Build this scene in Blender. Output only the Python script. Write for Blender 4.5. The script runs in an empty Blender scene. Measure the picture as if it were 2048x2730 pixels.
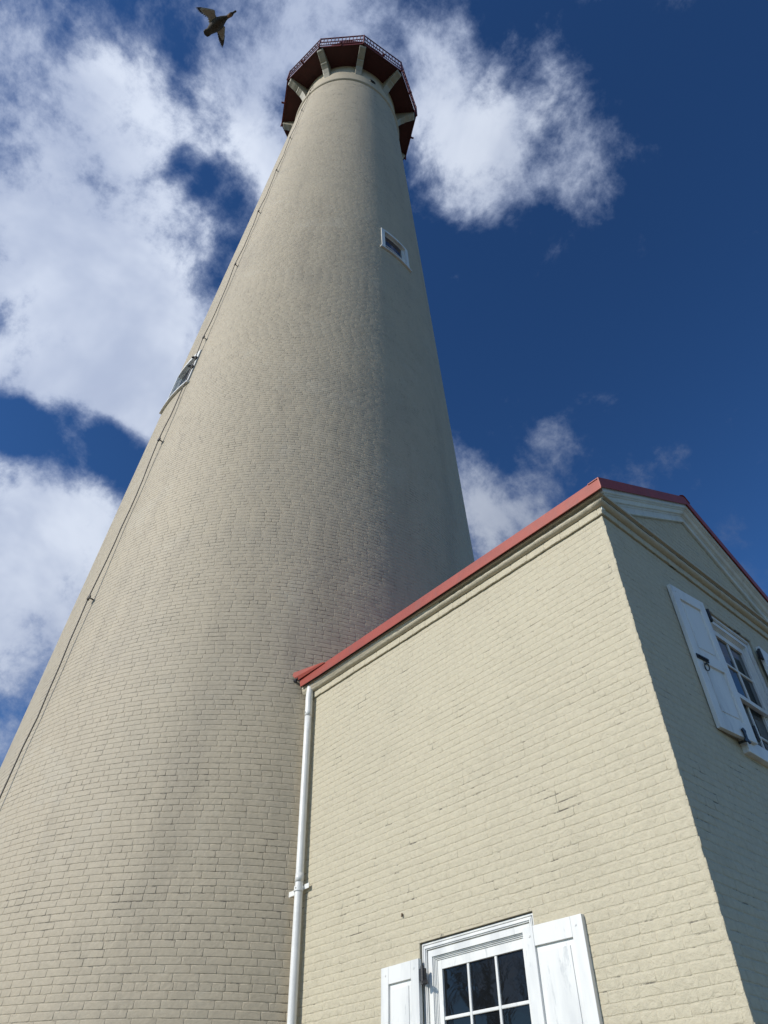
import bpy, math, random
import numpy as np
from mathutils import Vector, Matrix

rnd = random.Random(7)
PI = math.pi
scene = bpy.context.scene
COL = scene.collection

# ------------------------------------------------------------------ camera
W_PX, H_PX, F_PX = 2048.0, 2730.0, 1874.4
RC = np.array([[0.65606153, 0.75470280, 0.00263501],      # right
               [-0.52810877, 0.46157245, -0.71277766],    # down
               [-0.53915155, 0.46623443, 0.70138510]])    # forward
CAM = np.array([2.06759, -4.28816, 1.6])
cam_data = bpy.data.cameras.new("camera")
cam = bpy.data.objects.new("camera", cam_data); COL.objects.link(cam)
r, d, f = RC
cam.matrix_world = Matrix(((r[0], -d[0], -f[0], CAM[0]), (r[1], -d[1], -f[1], CAM[1]),
                           (r[2], -d[2], -f[2], CAM[2]), (0, 0, 0, 1)))
cam_data.sensor_fit = 'HORIZONTAL'; cam_data.sensor_width = 36.0
cam_data.lens = 36.0 * F_PX / W_PX
cam_data.clip_start = 0.05; cam_data.clip_end = 6000
scene.camera = cam

def direction(x, y):
    """viewing direction (world) of a point of the 1659 x 2212 overview"""
    x *= W_PX / 1659.0; y *= H_PX / 2212.0
    v = RC.T @ np.array([(x - W_PX / 2) / F_PX, (y - H_PX / 2) / F_PX, 1.0])
    return v / np.linalg.norm(v)

def project(p):
    q = RC @ (np.asarray(p) - CAM)
    return (F_PX * q[0] / q[2] + W_PX / 2, F_PX * q[1] / q[2] + H_PX / 2, q[2])

# ------------------------------------------------------------------ sky and sun
SUN_AZ = math.radians(-102.0)     # horizontal direction towards the sun, from +x
SUN_EL = math.radians(31.0)
sun_dir = Vector((math.cos(SUN_AZ) * math.cos(SUN_EL), math.sin(SUN_AZ) * math.cos(SUN_EL), math.sin(SUN_EL)))
sun_data = bpy.data.lights.new("sun", 'SUN')
sun_data.energy = 3.9; sun_data.angle = math.radians(0.53); sun_data.color = (1.0, 0.935, 0.84)
sun = bpy.data.objects.new("sun", sun_data); COL.objects.link(sun)
sun.rotation_euler = sun_dir.to_track_quat('Z', 'Y').to_euler()
sun.location = (0, -20, 30)

world = bpy.data.worlds.new("World"); scene.world = world; world.use_nodes = True
nt = world.node_tree; nt.nodes.clear()

class NB:
    """tiny node-building helper"""
    def __init__(s, tree): s.t = tree
    def n(s, typ, **kw):
        nd = s.t.nodes.new(typ)
        for k_, v_ in kw.items(): setattr(nd, k_, v_)
        return nd
    def link(s, a, b): s.t.links.new(a, b)
    def put(s, sock, val):
        if hasattr(val, 'is_linked') or isinstance(val, bpy.types.NodeSocket): s.t.links.new(val, sock)
        else: sock.default_value = val
    def math(s, op, a, b=0.0, c=0.0, clamp=False):
        nd = s.n('ShaderNodeMath', operation=op); nd.use_clamp = clamp
        s.put(nd.inputs[0], a); s.put(nd.inputs[1], b)
        if op in ('MULTIPLY_ADD', 'SMOOTH_MIN'): s.put(nd.inputs[2], c)
        return nd.outputs[0]
    def vmath(s, op, a, b=None, scale=None):
        nd = s.n('ShaderNodeVectorMath', operation=op)
        s.put(nd.inputs[0], a)
        if b is not None: s.put(nd.inputs[1], b)
        if scale is not None: s.put(nd.inputs['Scale'], scale)
        return nd.outputs['Value'] if op in ('DOT_PRODUCT', 'LENGTH') else nd.outputs['Vector']
    def noise(s, vec, scale, detail=4, rough=0.5, dist=0.0, lac=2.0):
        nd = s.n('ShaderNodeTexNoise')
        s.put(nd.inputs['Vector'], vec); nd.inputs['Scale'].default_value = scale
        nd.inputs['Detail'].default_value = detail; nd.inputs['Roughness'].default_value = rough
        nd.inputs['Distortion'].default_value = dist; nd.inputs['Lacunarity'].default_value = lac
        return nd.outputs['Fac'], nd.outputs['Color']
    def maprange(s, v, a, b, c=0.0, d_=1.0, kind='SMOOTHSTEP'):
        nd = s.n('ShaderNodeMapRange', interpolation_type=kind)
        s.put(nd.inputs['Value'], v)
        for nm, val in (('From Min', a), ('From Max', b), ('To Min', c), ('To Max', d_)): s.put(nd.inputs[nm], val)
        return nd.outputs['Result']
    def mix(s, fac, a, b, blend='MIX'):
        nd = s.n('ShaderNodeMix', data_type='RGBA', blend_type=blend)
        s.put(nd.inputs['Factor'], fac); s.put(nd.inputs[6], a); s.put(nd.inputs[7], b)
        return nd.outputs[2]

w = NB(nt)
out = w.n('ShaderNodeOutputWorld'); bg = w.n('ShaderNodeBackground')
skytex = w.n('ShaderNodeTexSky', sky_type='NISHITA')
skytex.sun_disc = False; skytex.sun_elevation = SUN_EL
skytex.sun_rotation = PI / 2 - SUN_AZ
skytex.air_density = 1.0; skytex.dust_density = 0.25; skytex.ozone_density = 2.2; skytex.altitude = 0
SKY_STRENGTH = 0.075
tc = w.n('ShaderNodeTexCoord'); gen = tc.outputs['Generated']
nrm = w.vmath('NORMALIZE', gen)
# warp the direction a little so that the cloud masses have ragged borders
_, wc = w.noise(nrm, 3.2, 5, 0.6)
warp = w.vmath('SCALE', w.vmath('SUBTRACT', wc, (0.5, 0.5, 0.5)), scale=0.13)
dirw = w.vmath('NORMALIZE', w.vmath('ADD', nrm, warp))
# cloud masses: (x, y, radius in the overview, weight)
BLOBS = [(40, 330, 330, .58), (260, 640, 260, .62), (100, 620, 300, .60), (360, 790, 150, .50), (60, 60, 260, .30),
         (200, 180, 200, .26), (390, 340, 130, .32), (560, 90, 260, .48), (800, 60, 200, .40), (925, 230, 150, .40),
         (1040, 180, 150, .30), (985, 360, 130, .30), (1150, 250, 160, .30), (1280, 300, 120, .28), (560, 290, 150, .46),
         (540, 400, 90, .55), (90, 1150, 230, .85), (60, 1420, 320, .60), (215, 880, 130, .55), (1060, 1150, 150, .50),
         (1020, 1060, 110, .38), (1240, 1050, 130, .34), (1430, 1055, 110, .36), (1220, 470, 200, .26), (1440, 440, 140, .34),
         (30, 820, 110, .30), (230, 1060, 90, .20),
         (455, 400, 70, -.50), (130, 985, 130, -1.0), (270, 985, 80, -.70), (300, 310, 70, -.40), (375, 370, 60, -.40), (500, 470, 60, -.3), (960, 40, 60, -.25),
         (1180, 580, 170, -.50), (980, 560, 110, -.40), (1330, 120, 120, -.4), (1080, 40, 60, -.3),
         (1560, 300, 300, -.30), (1500, 750, 330, -.30), (1150, 850, 230, -.22), (380, 60, 70, -.30), (1250, 60, 160, -.15),
         (40, 930, 90, -.60), (1130, 1010, 60, -.25), (1000, 700, 200, -.2), (640, 210, 60, -.35), (120, 60, 50, -.3), (20, 1330, 60, -.25), (150, 1310, 50, -.3)]
acc = None
for bx, by, br, wt in BLOBS:
    c0 = direction(bx, by); c1 = direction(bx + br, by); ang = math.acos(max(-1, min(1, float(c0 @ c1))))
    dt = w.vmath('DOT_PRODUCT', dirw, tuple(c0))
    g = w.maprange(dt, math.cos(ang * 1.35), math.cos(ang * 0.25), 0.0, wt)
    acc = g if acc is None else w.math('ADD', acc, g)
n1, _ = w.noise(nrm, 5.0, 11, 0.66, 0.2)
n2, _ = w.noise(w.vmath('ADD', nrm, (3.1, 1.7, 0.4)), 13.0, 9, 0.66, 0.15)
n0, _ = w.noise(w.vmath('ADD', nrm, (7.0, 2.0, 5.0)), 1.4, 2, 0.5)
wide = w.maprange(n0, 0.38, 0.60, 0.0, 0.60)
# where the photograph looks the blobs rule; elsewhere the sky goes on partly cloudy
fwd = w.vmath('DOT_PRODUCT', nrm, tuple(RC[2]))
inview = w.maprange(fwd, 0.45, 0.80, 1.0, 0.0)
acc = w.math('ADD', acc, w.math('MULTIPLY', wide, inview))
dens = w.math('ADD', acc, w.math('MULTIPLY', w.math('SUBTRACT', n1, 0.5), 3.3))
dens = w.math('ADD', dens, w.math('MULTIPLY', w.math('SUBTRACT', n2, 0.5), 2.2))
alpha = w.maprange(dens, -0.06, 1.12, 0.0, 1.0)
alpha = w.math('MULTIPLY', alpha, 0.97)
core = w.maprange(dens, 0.25, 1.35, 0.0, 1.0)
n3, _ = w.noise(w.vmath('ADD', nrm, (1.0, 4.0, 9.0)), 3.6, 5, 0.55, 0.3)
shade = w.maprange(n3, 0.36, 0.62, 0.0, 1.0)
# clouds are brighter nearer the sun's side of the sky
towards = w.vmath('DOT_PRODUCT', nrm, tuple(sun_dir))
glow = w.maprange(towards, -0.7, 0.6, 0.42, 1.10)
ccol = w.mix(w.math('MULTIPLY', core, w.math('MULTIPLY_ADD', shade, 0.62, 0.38)), (0.27, 0.34, 0.52, 1), (0.69, 0.755, 0.88, 1))
ccol = w.vmath('SCALE', ccol, scale=glow)
gm = w.n('ShaderNodeGamma'); w.link(w.vmath('SCALE', skytex.outputs['Color'], scale=SKY_STRENGTH), gm.inputs[0]); gm.inputs[1].default_value = 1.45
base = w.vmath('MULTIPLY', gm.outputs[0], (1.46, 2.22, 2.72))
hgt = w.n('ShaderNodeSeparateXYZ'); w.link(nrm, hgt.inputs[0])
alpha = w.math('MULTIPLY', alpha, w.maprange(hgt.outputs['Z'], 0.0, 0.12))
fin = w.mix(alpha, base, ccol)
w.link(fin, bg.inputs['Color']); bg.inputs['Strength'].default_value = 1.0
w.link(bg.outputs[0], out.inputs[0])

scene.view_settings.view_transform = 'Standard'; scene.view_settings.look = 'None'
scene.view_settings.exposure = 0.0; scene.view_settings.gamma = 1.0
scene.view_settings.use_curve_mapping = False

# ------------------------------------------------------------------ materials
def new_mat(name):
    m = bpy.data.materials.new(name); m.use_nodes = True
    t = m.node_tree; b = t.nodes['Principled BSDF']
    return m, NB(t), b

def painted_brick(name, col, stain, joint=False, bump=0.5, streaks=0.0, joint_t=0.0):
    m, k, b = new_mat(name)
    pos = k.n('ShaderNodeNewGeometry').outputs['Position']
    big, _ = k.noise(pos, 0.55, 5, 0.6, 0.3)
    mid, _ = k.noise(pos, 3.0, 6, 0.65)
    fine, _ = k.noise(pos, 26.0, 5, 0.6)
    c = k.mix(k.maprange(big, 0.35, 0.68, 0.0, 0.55), (*col, 1), (*stain, 1))
    c = k.mix(k.maprange(mid, 0.48, 0.75, 0.0, 0.35), c, tuple(x * 0.78 for x in col) + (1,))
    if streaks:
        mp = k.n('ShaderNodeMapping'); k.link(pos, mp.inputs['Vector']); mp.inputs['Scale'].default_value = (1, 1, 0.10)
        st, _ = k.noise(mp.outputs[0], 1.7, 6, 0.62, 0.2)
        c = k.mix(k.maprange(st, 0.48, 0.72, 0.0, streaks), c, (0.235, 0.205, 0.16, 1))
        pt, _ = k.noise(pos, 0.35, 7, 0.7, 0.8)
        c = k.mix(k.maprange(pt, 0.52, 0.66, 0.0, 0.18), c, (0.33, 0.30, 0.245, 1))
        pt2, _ = k.noise(k.vmath('ADD', pos, (9, 4, 2)), 0.9, 7, 0.7, 0.5)
        c = k.mix(k.maprange(pt2, 0.56, 0.66, 0.0, 0.30), c, (0.50, 0.455, 0.36, 1))
    # soot and flaked specks
    sp, _ = k.noise(pos, 11.0, 8, 0.75)
    c = k.mix(k.maprange(sp, 0.645, 0.72, 0.0, 0.50), c, (0.13, 0.12, 0.10, 1))
    if joint:
        jn, _ = k.noise(pos, 2.6, 8, 0.8, 0.5)
        c = k.mix(k.maprange(jn, 0.50 + joint_t, 0.60 + joint_t, 0.0, 0.85), c, (0.060, 0.055, 0.047, 1))
    c = k.mix(k.maprange(fine, 0.3, 0.7, 0.0, 1.0), k.vmath('SCALE', c, scale=0.94), k.vmath('SCALE', c, scale=1.05))
    k.link(c, b.inputs['Base Color'])
    b.inputs['Roughness'].default_value = 0.62
    b.inputs['Specular IOR Level'].default_value = 0.32
    bn, _ = k.noise(pos, 70.0, 5, 0.6, 0.6)
    bn2, _ = k.noise(pos, 16.0, 6, 0.62, 0.8)
    hsum = k.math('ADD', k.math('MULTIPLY', bn, 0.40), bn2)
    bp = k.n('ShaderNodeBump'); bp.inputs['Strength'].default_value = bump; bp.inputs['Distance'].default_value = 0.012
    k.link(hsum, bp.inputs['Height']); k.link(bp.outputs[0], b.inputs['Normal'])
    return m

def plain(name, col, rough=0.5, var=0.08, scale=6.0, bump=0.15, metal=0.0, spec=0.5, dirt=None, dirt_amt=0.4, bscale=60):
    m, k, b = new_mat(name)
    pos = k.n('ShaderNodeNewGeometry').outputs['Position']
    n_, _ = k.noise(pos, scale, 6, 0.65)
    c = k.mix(k.maprange(n_, 0.3, 0.7), tuple(x * (1 - var) for x in col) + (1,), tuple(min(1, x * (1 + var)) for x in col) + (1,))
    if dirt:
        mp = k.n('ShaderNodeMapping'); k.link(pos, mp.inputs['Vector']); mp.inputs['Scale'].default_value = (1, 1, 0.25)
        dn, _ = k.noise(mp.outputs[0], 9.0, 7, 0.7)
        c = k.mix(k.maprange(dn, 0.53, 0.72, 0.0, dirt_amt), c, (*dirt, 1))
    k.link(c, b.inputs['Base Color'])
    b.inputs['Roughness'].default_value = rough; b.inputs['Metallic'].default_value = metal
    b.inputs['Specular IOR Level'].default_value = spec
    if bump:
        bn, _ = k.noise(pos, bscale, 4, 0.6)
        bp = k.n('ShaderNodeBump'); bp.inputs['Strength'].default_value = bump; bp.inputs['Distance'].default_value = 0.004
        k.link(bn, bp.inputs['Height']); k.link(bp.outputs[0], b.inputs['Normal'])
    return m

def flaking_white(name):
    """white gloss paint on timber, worn through in vertical flakes"""
    m, k, b = new_mat(name)
    pos = k.n('ShaderNodeNewGeometry').outputs['Position']
    mp = k.n('ShaderNodeMapping'); k.link(pos, mp.inputs['Vector']); mp.inputs['Scale'].default_value = (1, 1, 0.22)
    a, _ = k.noise(mp.outputs[0], 14.0, 7, 0.7, 0.3)
    big, _ = k.noise(mp.outputs[0], 5.0, 4, 0.6)
    crack, _ = k.noise(mp.outputs[0], 34.0, 6, 0.75, 0.8)
    c = k.mix(k.maprange(big, 0.42, 0.68, 0.0, 0.9), (0.750, 0.752, 0.722, 1), (0.60, 0.61, 0.60, 1))
    c = k.mix(k.maprange(a, 0.57, 0.67, 0.0, 0.60), c, (0.47, 0.49, 0.49, 1))
    c = k.mix(k.maprange(crack, 0.70, 0.745, 0.0, 0.85), c, (0.13, 0.12, 0.10, 1))
    k.link(c, b.inputs['Base Color']); b.inputs['Roughness'].default_value = 0.42
    bp = k.n('ShaderNodeBump'); bp.inputs['Strength'].default_value = 0.35; bp.inputs['Distance'].default_value = 0.003
    k.link(k.math('ADD', a, k.math('MULTIPLY', crack, 0.3)), bp.inputs['Height']); k.link(bp.outputs[0], b.inputs['Normal'])
    return m

M = {}
M['tower_brick'] = painted_brick('tower_brick_paint', (0.470, 0.406, 0.298), (0.420, 0.368, 0.276), bump=0.42, streaks=0.26)
M['tower_joint'] = painted_brick('tower_joint_paint', (0.448, 0.388, 0.286), (0.40, 0.35, 0.265), joint=True, bump=0.42, streaks=0.26, joint_t=0.012)
M['house_brick'] = painted_brick('house_brick_paint', (0.520, 0.470, 0.345), (0.485, 0.438, 0.325), bump=0.95)
M['house_joint'] = painted_brick('house_joint_paint', (0.510, 0.460, 0.338), (0.47, 0.424, 0.315), joint=True, bump=0.6, joint_t=0.04)
M['cream_trim'] = painted_brick('cream_trim_paint', (0.53, 0.475, 0.358), (0.49, 0.44, 0.33), bump=0.6)
M['cream_iron'] = plain('cream_painted_iron', (0.32, 0.295, 0.225), 0.5, 0.12, 4, 0.2, dirt=(0.20, 0.2, 0.12), dirt_amt=0.5)
M['red_roof'] = plain('red_painted_metal', (0.300, 0.042, 0.022), 0.48, 0.12, 3.0, 0.35, dirt=(0.20, 0.055, 0.045), dirt_amt=0.6, bscale=9)
M['red_iron'] = plain('dark_red_iron', (0.135, 0.022, 0.020), 0.45, 0.15, 8.0, 0.2)
M['shaded_soffit_iron'] = plain('shadowed_red_iron', (0.060, 0.010, 0.010), 0.6, 0.2, 4.0, 0.2)  # the dark red iron again, deepened to carry shade in its colour
M['white_wood'] = flaking_white('flaking_white_paint')
M['grey_trim'] = plain('pale_grey_trim_paint', (0.60, 0.62, 0.58), 0.5, 0.08, 5, 0.25, dirt=(0.3, 0.3, 0.26), dirt_amt=0.4)
M['white_pipe'] = plain('white_pipe_paint', (0.73, 0.73, 0.70), 0.38, 0.05, 6, 0.3, dirt=(0.5, 0.5, 0.47), dirt_amt=0.3, bscale=30)
M['black_iron'] = plain('black_iron', (0.018, 0.018, 0.02), 0.45, 0.2, 20, 0.3)
M['cable'] = plain('weathered_cable', (0.12, 0.105, 0.085), 0.6, 0.2, 20, 0.2)
M['rust'] = plain('rusty_iron', (0.13, 0.09, 0.055), 0.8, 0.3, 60, 0.3)
M['bark'] = plain('bark', (0.09, 0.075, 0.06), 0.85, 0.25, 12, 0.8)
M['grass'] = plain('dry_winter_grass', (0.125, 0.104, 0.066), 0.95, 0.3, 1.2, 0.6)
M['path'] = plain('gravel_path', (0.26, 0.25, 0.22), 0.9, 0.12, 2.5, 0.4)
M['duck_body'] = plain('dark_brown_plumage', (0.052, 0.046, 0.038), 0.8, 0.45, 30, 0.5, spec=0.2)
M['duck_light'] = plain('grey_wing_lining', (0.27, 0.255, 0.22), 0.8, 0.15, 30, 0.4, spec=0.2)
M['duck_rust'] = plain('rusty_cheek_plumage', (0.20, 0.11, 0.06), 0.8, 0.2, 30, 0.3, spec=0.2)
M['feather'] = plain('dark_flight_feathers', (0.055, 0.052, 0.048), 0.7, 0.3, 30, 0.3, spec=0.2)

def glass(name, col):
    m, k, b = new_mat(name)
    pos = k.n('ShaderNodeNewGeometry').outputs['Position']
    n_, _ = k.noise(pos, 5.0, 3, 0.5, 0.6)
    b.inputs['Base Color'].default_value = (*col, 1); b.inputs['Roughness'].default_value = 0.03
    b.inputs['IOR'].default_value = 1.45; b.inputs['Specular IOR Level'].default_value = 0.46
    bp = k.n('ShaderNodeBump'); bp.inputs['Strength'].default_value = 0.05; bp.inputs['Distance'].default_value = 0.02
    k.link(n_, bp.inputs['Height']); k.link(bp.outputs[0], b.inputs['Normal'])
    return m
M['glass'] = glass('old_window_glass', (0.008, 0.009, 0.010))
M['tower_glass'] = glass('tower_window_glass', (0.010, 0.018, 0.035))
M['curtain_glass'] = glass('window_glass_with_blind', (0.045, 0.055, 0.06))

# ------------------------------------------------------------------ mesh helpers
TX, TY, TR0, TK = -7.864689, 1.824548, 4.282394, 0.0474955
def tower_r(z): return TR0 - TK * z
def mapA(u, v, o): return (u, -o, v)                   # long wall (plane y = 0), u = x
def mapB(u, v, o): return (o, u, v)                    # gable wall (plane x = 0), u = y
def mapT(u, v, o):                                     # tower: u = angle, v = height, o = out of the wall
    rr = tower_r(v) + o
    return (TX + rr * math.cos(u), TY + rr * math.sin(u), v)

class MB:
    def __init__(s): s.v = []; s.f = []
    def quad(s, *pts):
        i = len(s.v); s.v += [tuple(p) for p in pts]; s.f.append(tuple(range(i, i + len(pts))))
    def box(s, mp, u0, u1, v0, v1, o0, o1, nu=1):
        i = len(s.v)
        for a in range(nu + 1):
            u = u0 + (u1 - u0) * a / nu
            s.v += [mp(u, v0, o0), mp(u, v1, o0), mp(u, v1, o1), mp(u, v0, o1)]
        for a in range(nu):
            b = i + a * 4
            for q in range(4):
                s.f.append((b + q, b + (q + 1) % 4, b + 4 + (q + 1) % 4, b + 4 + q))
        s.f.append((i, i + 3, i + 2, i + 1)); e = i + nu * 4; s.f.append((e, e + 1, e + 2, e + 3))
    def tube(s, pts, rad, n=8, cap=True):
        pts = [Vector(p) for p in pts]; i0 = len(s.v)
        rads = rad if isinstance(rad, (list, tuple)) else [rad] * len(pts)
        ref = None
        for a, p in enumerate(pts):
            t = (pts[min(a + 1, len(pts) - 1)] - pts[max(a - 1, 0)]).normalized()
            if ref is None: ref = t.orthogonal().normalized()
            ref = (ref - t * ref.dot(t)).normalized(); bi = t.cross(ref)
            for q in range(n):
                th = 2 * PI * q / n
                s.v.append(tuple(p + (ref * math.cos(th) + bi * math.sin(th)) * rads[a]))
        for a in range(len(pts) - 1):
            for q in range(n):
                b = i0 + a * n
                s.f.append((b + q, b + (q + 1) % n, b + n + (q + 1) % n, b + n + q))
        if cap:
            s.f.append(tuple(i0 + q for q in range(n))[::-1])
            s.f.append(tuple(i0 + (len(pts) - 1) * n + q for q in range(n)))
    def sweep(s, stations, closed=False):
        """stations: equal-length lists of points"""
        i0 = len(s.v); n = len(stations[0])
        for st in stations: s.v += [tuple(p) for p in st]
        for a in range(len(stations) - 1):
            for q in range(n if closed else n - 1):
                b = i0 + a * n
                s.f.append((b + q, b + (q + 1) % n, b + n + (q + 1) % n, b + n + q))
        if closed:
            s.f.append(tuple(i0 + q for q in range(n))[::-1])
            s.f.append(tuple(i0 + (len(stations) - 1) * n + q for q in range(n)))
    def build(s, name, mat, parent=None, kind=None, smooth=False, origin=None, bevel=0.0, **props):
        me = bpy.data.meshes.new(name)
        o0 = Vector((0, 0, 0)) if parent is None else parent.matrix_world.translation.copy()
        loc = Vector(origin) if origin is not None else o0
        vv = np.array(s.v, dtype=np.float64) - np.array(loc)
        me.from_pydata(vv.tolist(), [], s.f); me.update()
        me.materials.append(M[mat] if isinstance(mat, str) else mat)
        if smooth: me.shade_smooth()
        ob = bpy.data.objects.new(name, me); COL.objects.link(ob)
        if parent is not None: ob.parent = parent
        ob.location = loc - o0
        ob.matrix_world = Matrix.Translation(loc) if parent is not None else ob.matrix_world
        if parent is not None:
            ob.matrix_parent_inverse = Matrix.Identity(4); ob.location = loc - o0
        if bevel:
            bv = ob.modifiers.new('bevel', 'BEVEL'); bv.width = bevel; bv.segments = 2; bv.limit_method = 'ANGLE'
        if kind: ob['kind'] = kind
        for k_, v_ in props.items(): ob[k_] = v_
        ob['_w'] = tuple(loc)
        return ob

def thing(name, loc, label, category, group=None):
    o = bpy.data.objects.new(name, None); COL.objects.link(o)
    o.empty_display_size = 0.3; o.location = loc; o.matrix_world = Matrix.Translation(loc)
    o['label'] = label; o['category'] = category
    if group: o['group'] = group
    return o

# ------------------------------------------------------------------ bricks
def brick_verts(mp, u0, u1, v0, v1, h, su, base, detail):
    """a brick under many coats of paint: wavy arrises, softened rim, uneven face. su = metres per unit of u."""
    j = lambda a: rnd.uniform(-a, a)
    n = 4 if (u1 - u0) * su > .15 and v0 < 7 else 2
    wob = (.0013 if v0 < 9 else .0008) if mp is mapT else .0024
    hj = min(.0009, h * .35)
    tilt_u, tilt_v = j(hj), j(hj)
    def rimpts(iu, iv, out, jo, js):
        P_ = []
        for v, sg in ((v0, 1), (v1, -1)):
            for q in range(n + 1):
                t = q / n
                uu = u0 + (u1 - u0) * t + (iu / su if q == 0 else (-iu / su if q == n else 0))
                P_.append(mp(uu + j(js) / su, v + sg * iv * ws * (1.0 if sg > 0 or mp is mapT else 1.7) + wv[len(P_)] + j(js * .5), base + out + jo * (tilt_u * (t - .5) + tilt_v * sg + fj[len(P_)])))
        return P_
    wv = [j(wob) for _ in range(2 * n + 2)]
    fj = [j(hj * .5) for _ in range(2 * n + 2)]
    m_ = n + 1
    ws = float(np.interp(v0, (6, 14, 30), (1, 1.6, 2.0))) if mp is mapT else 1.0
    order = list(range(m_)) + list(range(2 * m_ - 1, m_ - 1, -1))
    R = [rimpts(0, 0, -.004, 0, 0), rimpts(.0008, .0012, h * .45, 0, .0004), rimpts(.0045, .0062, h, 1, .0010)] if detail else \
        [rimpts(0, 0, -.003, 0, 0), rimpts(.003, .005, h, 1, 0), rimpts(.010, .012, h, 1, 0)]
    P, F = [], []
    for a, rg in enumerate(R):
        P += rg
        if a:
            b0, b1 = (a - 1) * 2 * m_, a * 2 * m_
            for q in range(2 * m_):
                x, y = order[q], order[(q + 1) % (2 * m_)]
                F.append((b0 + x, b0 + y, b1 + y, b1 + x))
    tn = (rnd.uniform(-.018, .018), rnd.uniform(-.022, .022)); NR = []
    for a in range(len(R)):
        for side, sg in ((0, -1), (1, 1)):
            for q in range(m_):
                u = u0 + (u1 - u0) * q / n
                if mp is mapT: N_ = (math.cos(u), math.sin(u), TK); U_ = (-math.sin(u), math.cos(u), 0); V_ = (0, 0, 1)
                elif mp is mapA: N_ = (0, -1, 0); U_ = (1, 0, 0); V_ = (0, 0, 1)
                else: N_ = (1, 0, 0); U_ = (0, 1, 0); V_ = (0, 0, 1)
                eu = (-1 if q == 0 else (1 if q == n else 0)) * ((.7 if mp is mapT else .50) if a < len(R) - 1 else 0) + tn[0]
                ev = sg * ((.85 if mp is mapT or sg > 0 else .55) if a < len(R) - 1 else .02) + tn[1]
                x = [N_[c] * .75 + U_[c] * eu + V_[c] * ev if a < len(R) - 1 else N_[c] + U_[c] * eu + V_[c] * ev for c in range(3)]
                l_ = math.sqrt(x[0] ** 2 + x[1] ** 2 + x[2] ** 2); NR.append((x[0] / l_, x[1] / l_, x[2] / l_))
    b = (len(R) - 1) * 2 * m_
    for q in range(n): F.append((b + q, b + q + 1, b + m_ + q + 1, b + m_ + q))
    return P, F, NR

def course_bricks(u0, u1, v0, v1, L, holes, phase, gap):
    """lengths of bricks in one course, cut at the openings"""
    segs = [(u0, u1)]
    for (a0, a1, b0, b1) in holes:
        if v1 > b0 + 0.01 and v0 < b1 - 0.01:
            ns = []
            for s0, s1 in segs:
                if a1 <= s0 or a0 >= s1: ns.append((s0, s1)); continue
                if a0 > s0: ns.append((s0, a0))
                if a1 < s1: ns.append((a1, s1))
            segs = ns
    res = []
    for s0, s1 in segs:
        u = math.floor((s0 - phase) / L) * L + phase
        while u < s1:
            l_ = L * rnd.uniform(.95, 1.05)
            a = max(u, s0); b = min(u + l_, s1)
            if b - a > L * 0.18: res.append((a + gap / 2, b - gap / 2))
            elif res and b - a > 0 and abs(res[-1][1] + gap / 2 - a) < 1e-6: res[-1] = (res[-1][0], b - gap / 2)
            u += l_
    return res

def lay_bricks(items, n_parts, parent, mat, seen):
    """items: (map, u0,u1,v0,v1,h,su,base,detail). The largest n_parts in view are separate bricks."""
    scored = []
    for i, it in enumerate(items):
        mp, u0, u1, v0, v1 = it[:5]
        a = project(mp(u0, v0, 0)); b = project(mp(u1, v0, 0)); c = project(mp(u0, v1, 0))
        m_ = project(mp((u0 + u1) / 2, (v0 + v1) / 2, 0))
        ar = 0
        if m_[2] > 0.1 and -15 < m_[0] < W_PX + 15 and -15 < m_[1] < H_PX + 15 and seen(mp, m_):
            ar = abs((b[0] - a[0]) * (c[1] - a[1]) - (b[1] - a[1]) * (c[0] - a[0]))
        scored.append((ar, i))
    top = set(i for ar, i in sorted(scored, reverse=True)[:n_parts] if ar > 0)
    V, F, FL = [], [], []
    for i, it in enumerate(items):
        P, Q, nf = brick_verts(*it)
        if i in top:
            c = np.mean(np.array(P[-4:]), axis=0)
            mb = MB(); mb.v = P; mb.f = Q
            ob = mb.build('brick', mat, parent, origin=tuple(c), smooth=True); ob.data.normals_split_custom_set_from_vertices(nf)
        else:
            n0 = len(V); V += P; F += [tuple(x + n0 for x in q) for q in Q]; FL += nf
    mb = MB(); mb.v = V; mb.f = F
    ob = mb.build('brick_field', mat, parent, kind='stuff', smooth=True); ob.data.normals_split_custom_set_from_vertices(FL)
    return ob

COURSE = 0.0665; HZ = 3.36
# ------------------------------------------------------------------ ground
g = MB()
N = 24
for i in range(N):
    for j_ in range(N):
        s0 = lambda k_: math.copysign(abs((k_ / N - 0.5) * 2) ** 3 * 2500, k_ / N - 0.5)
        g.quad((s0(i), s0(j_), 0), (s0(i + 1), s0(j_), 0), (s0(i + 1), s0(j_ + 1), 0), (s0(i), s0(j_ + 1), 0))
g.build('ground', 'grass', kind='structure')
g = MB(); g.quad((-3.5, -9, .02), (6, -9, .02), (6, -2.2, .02), (-3.5, -2.2, .02)); g.build('path', 'path', kind='structure')

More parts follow.
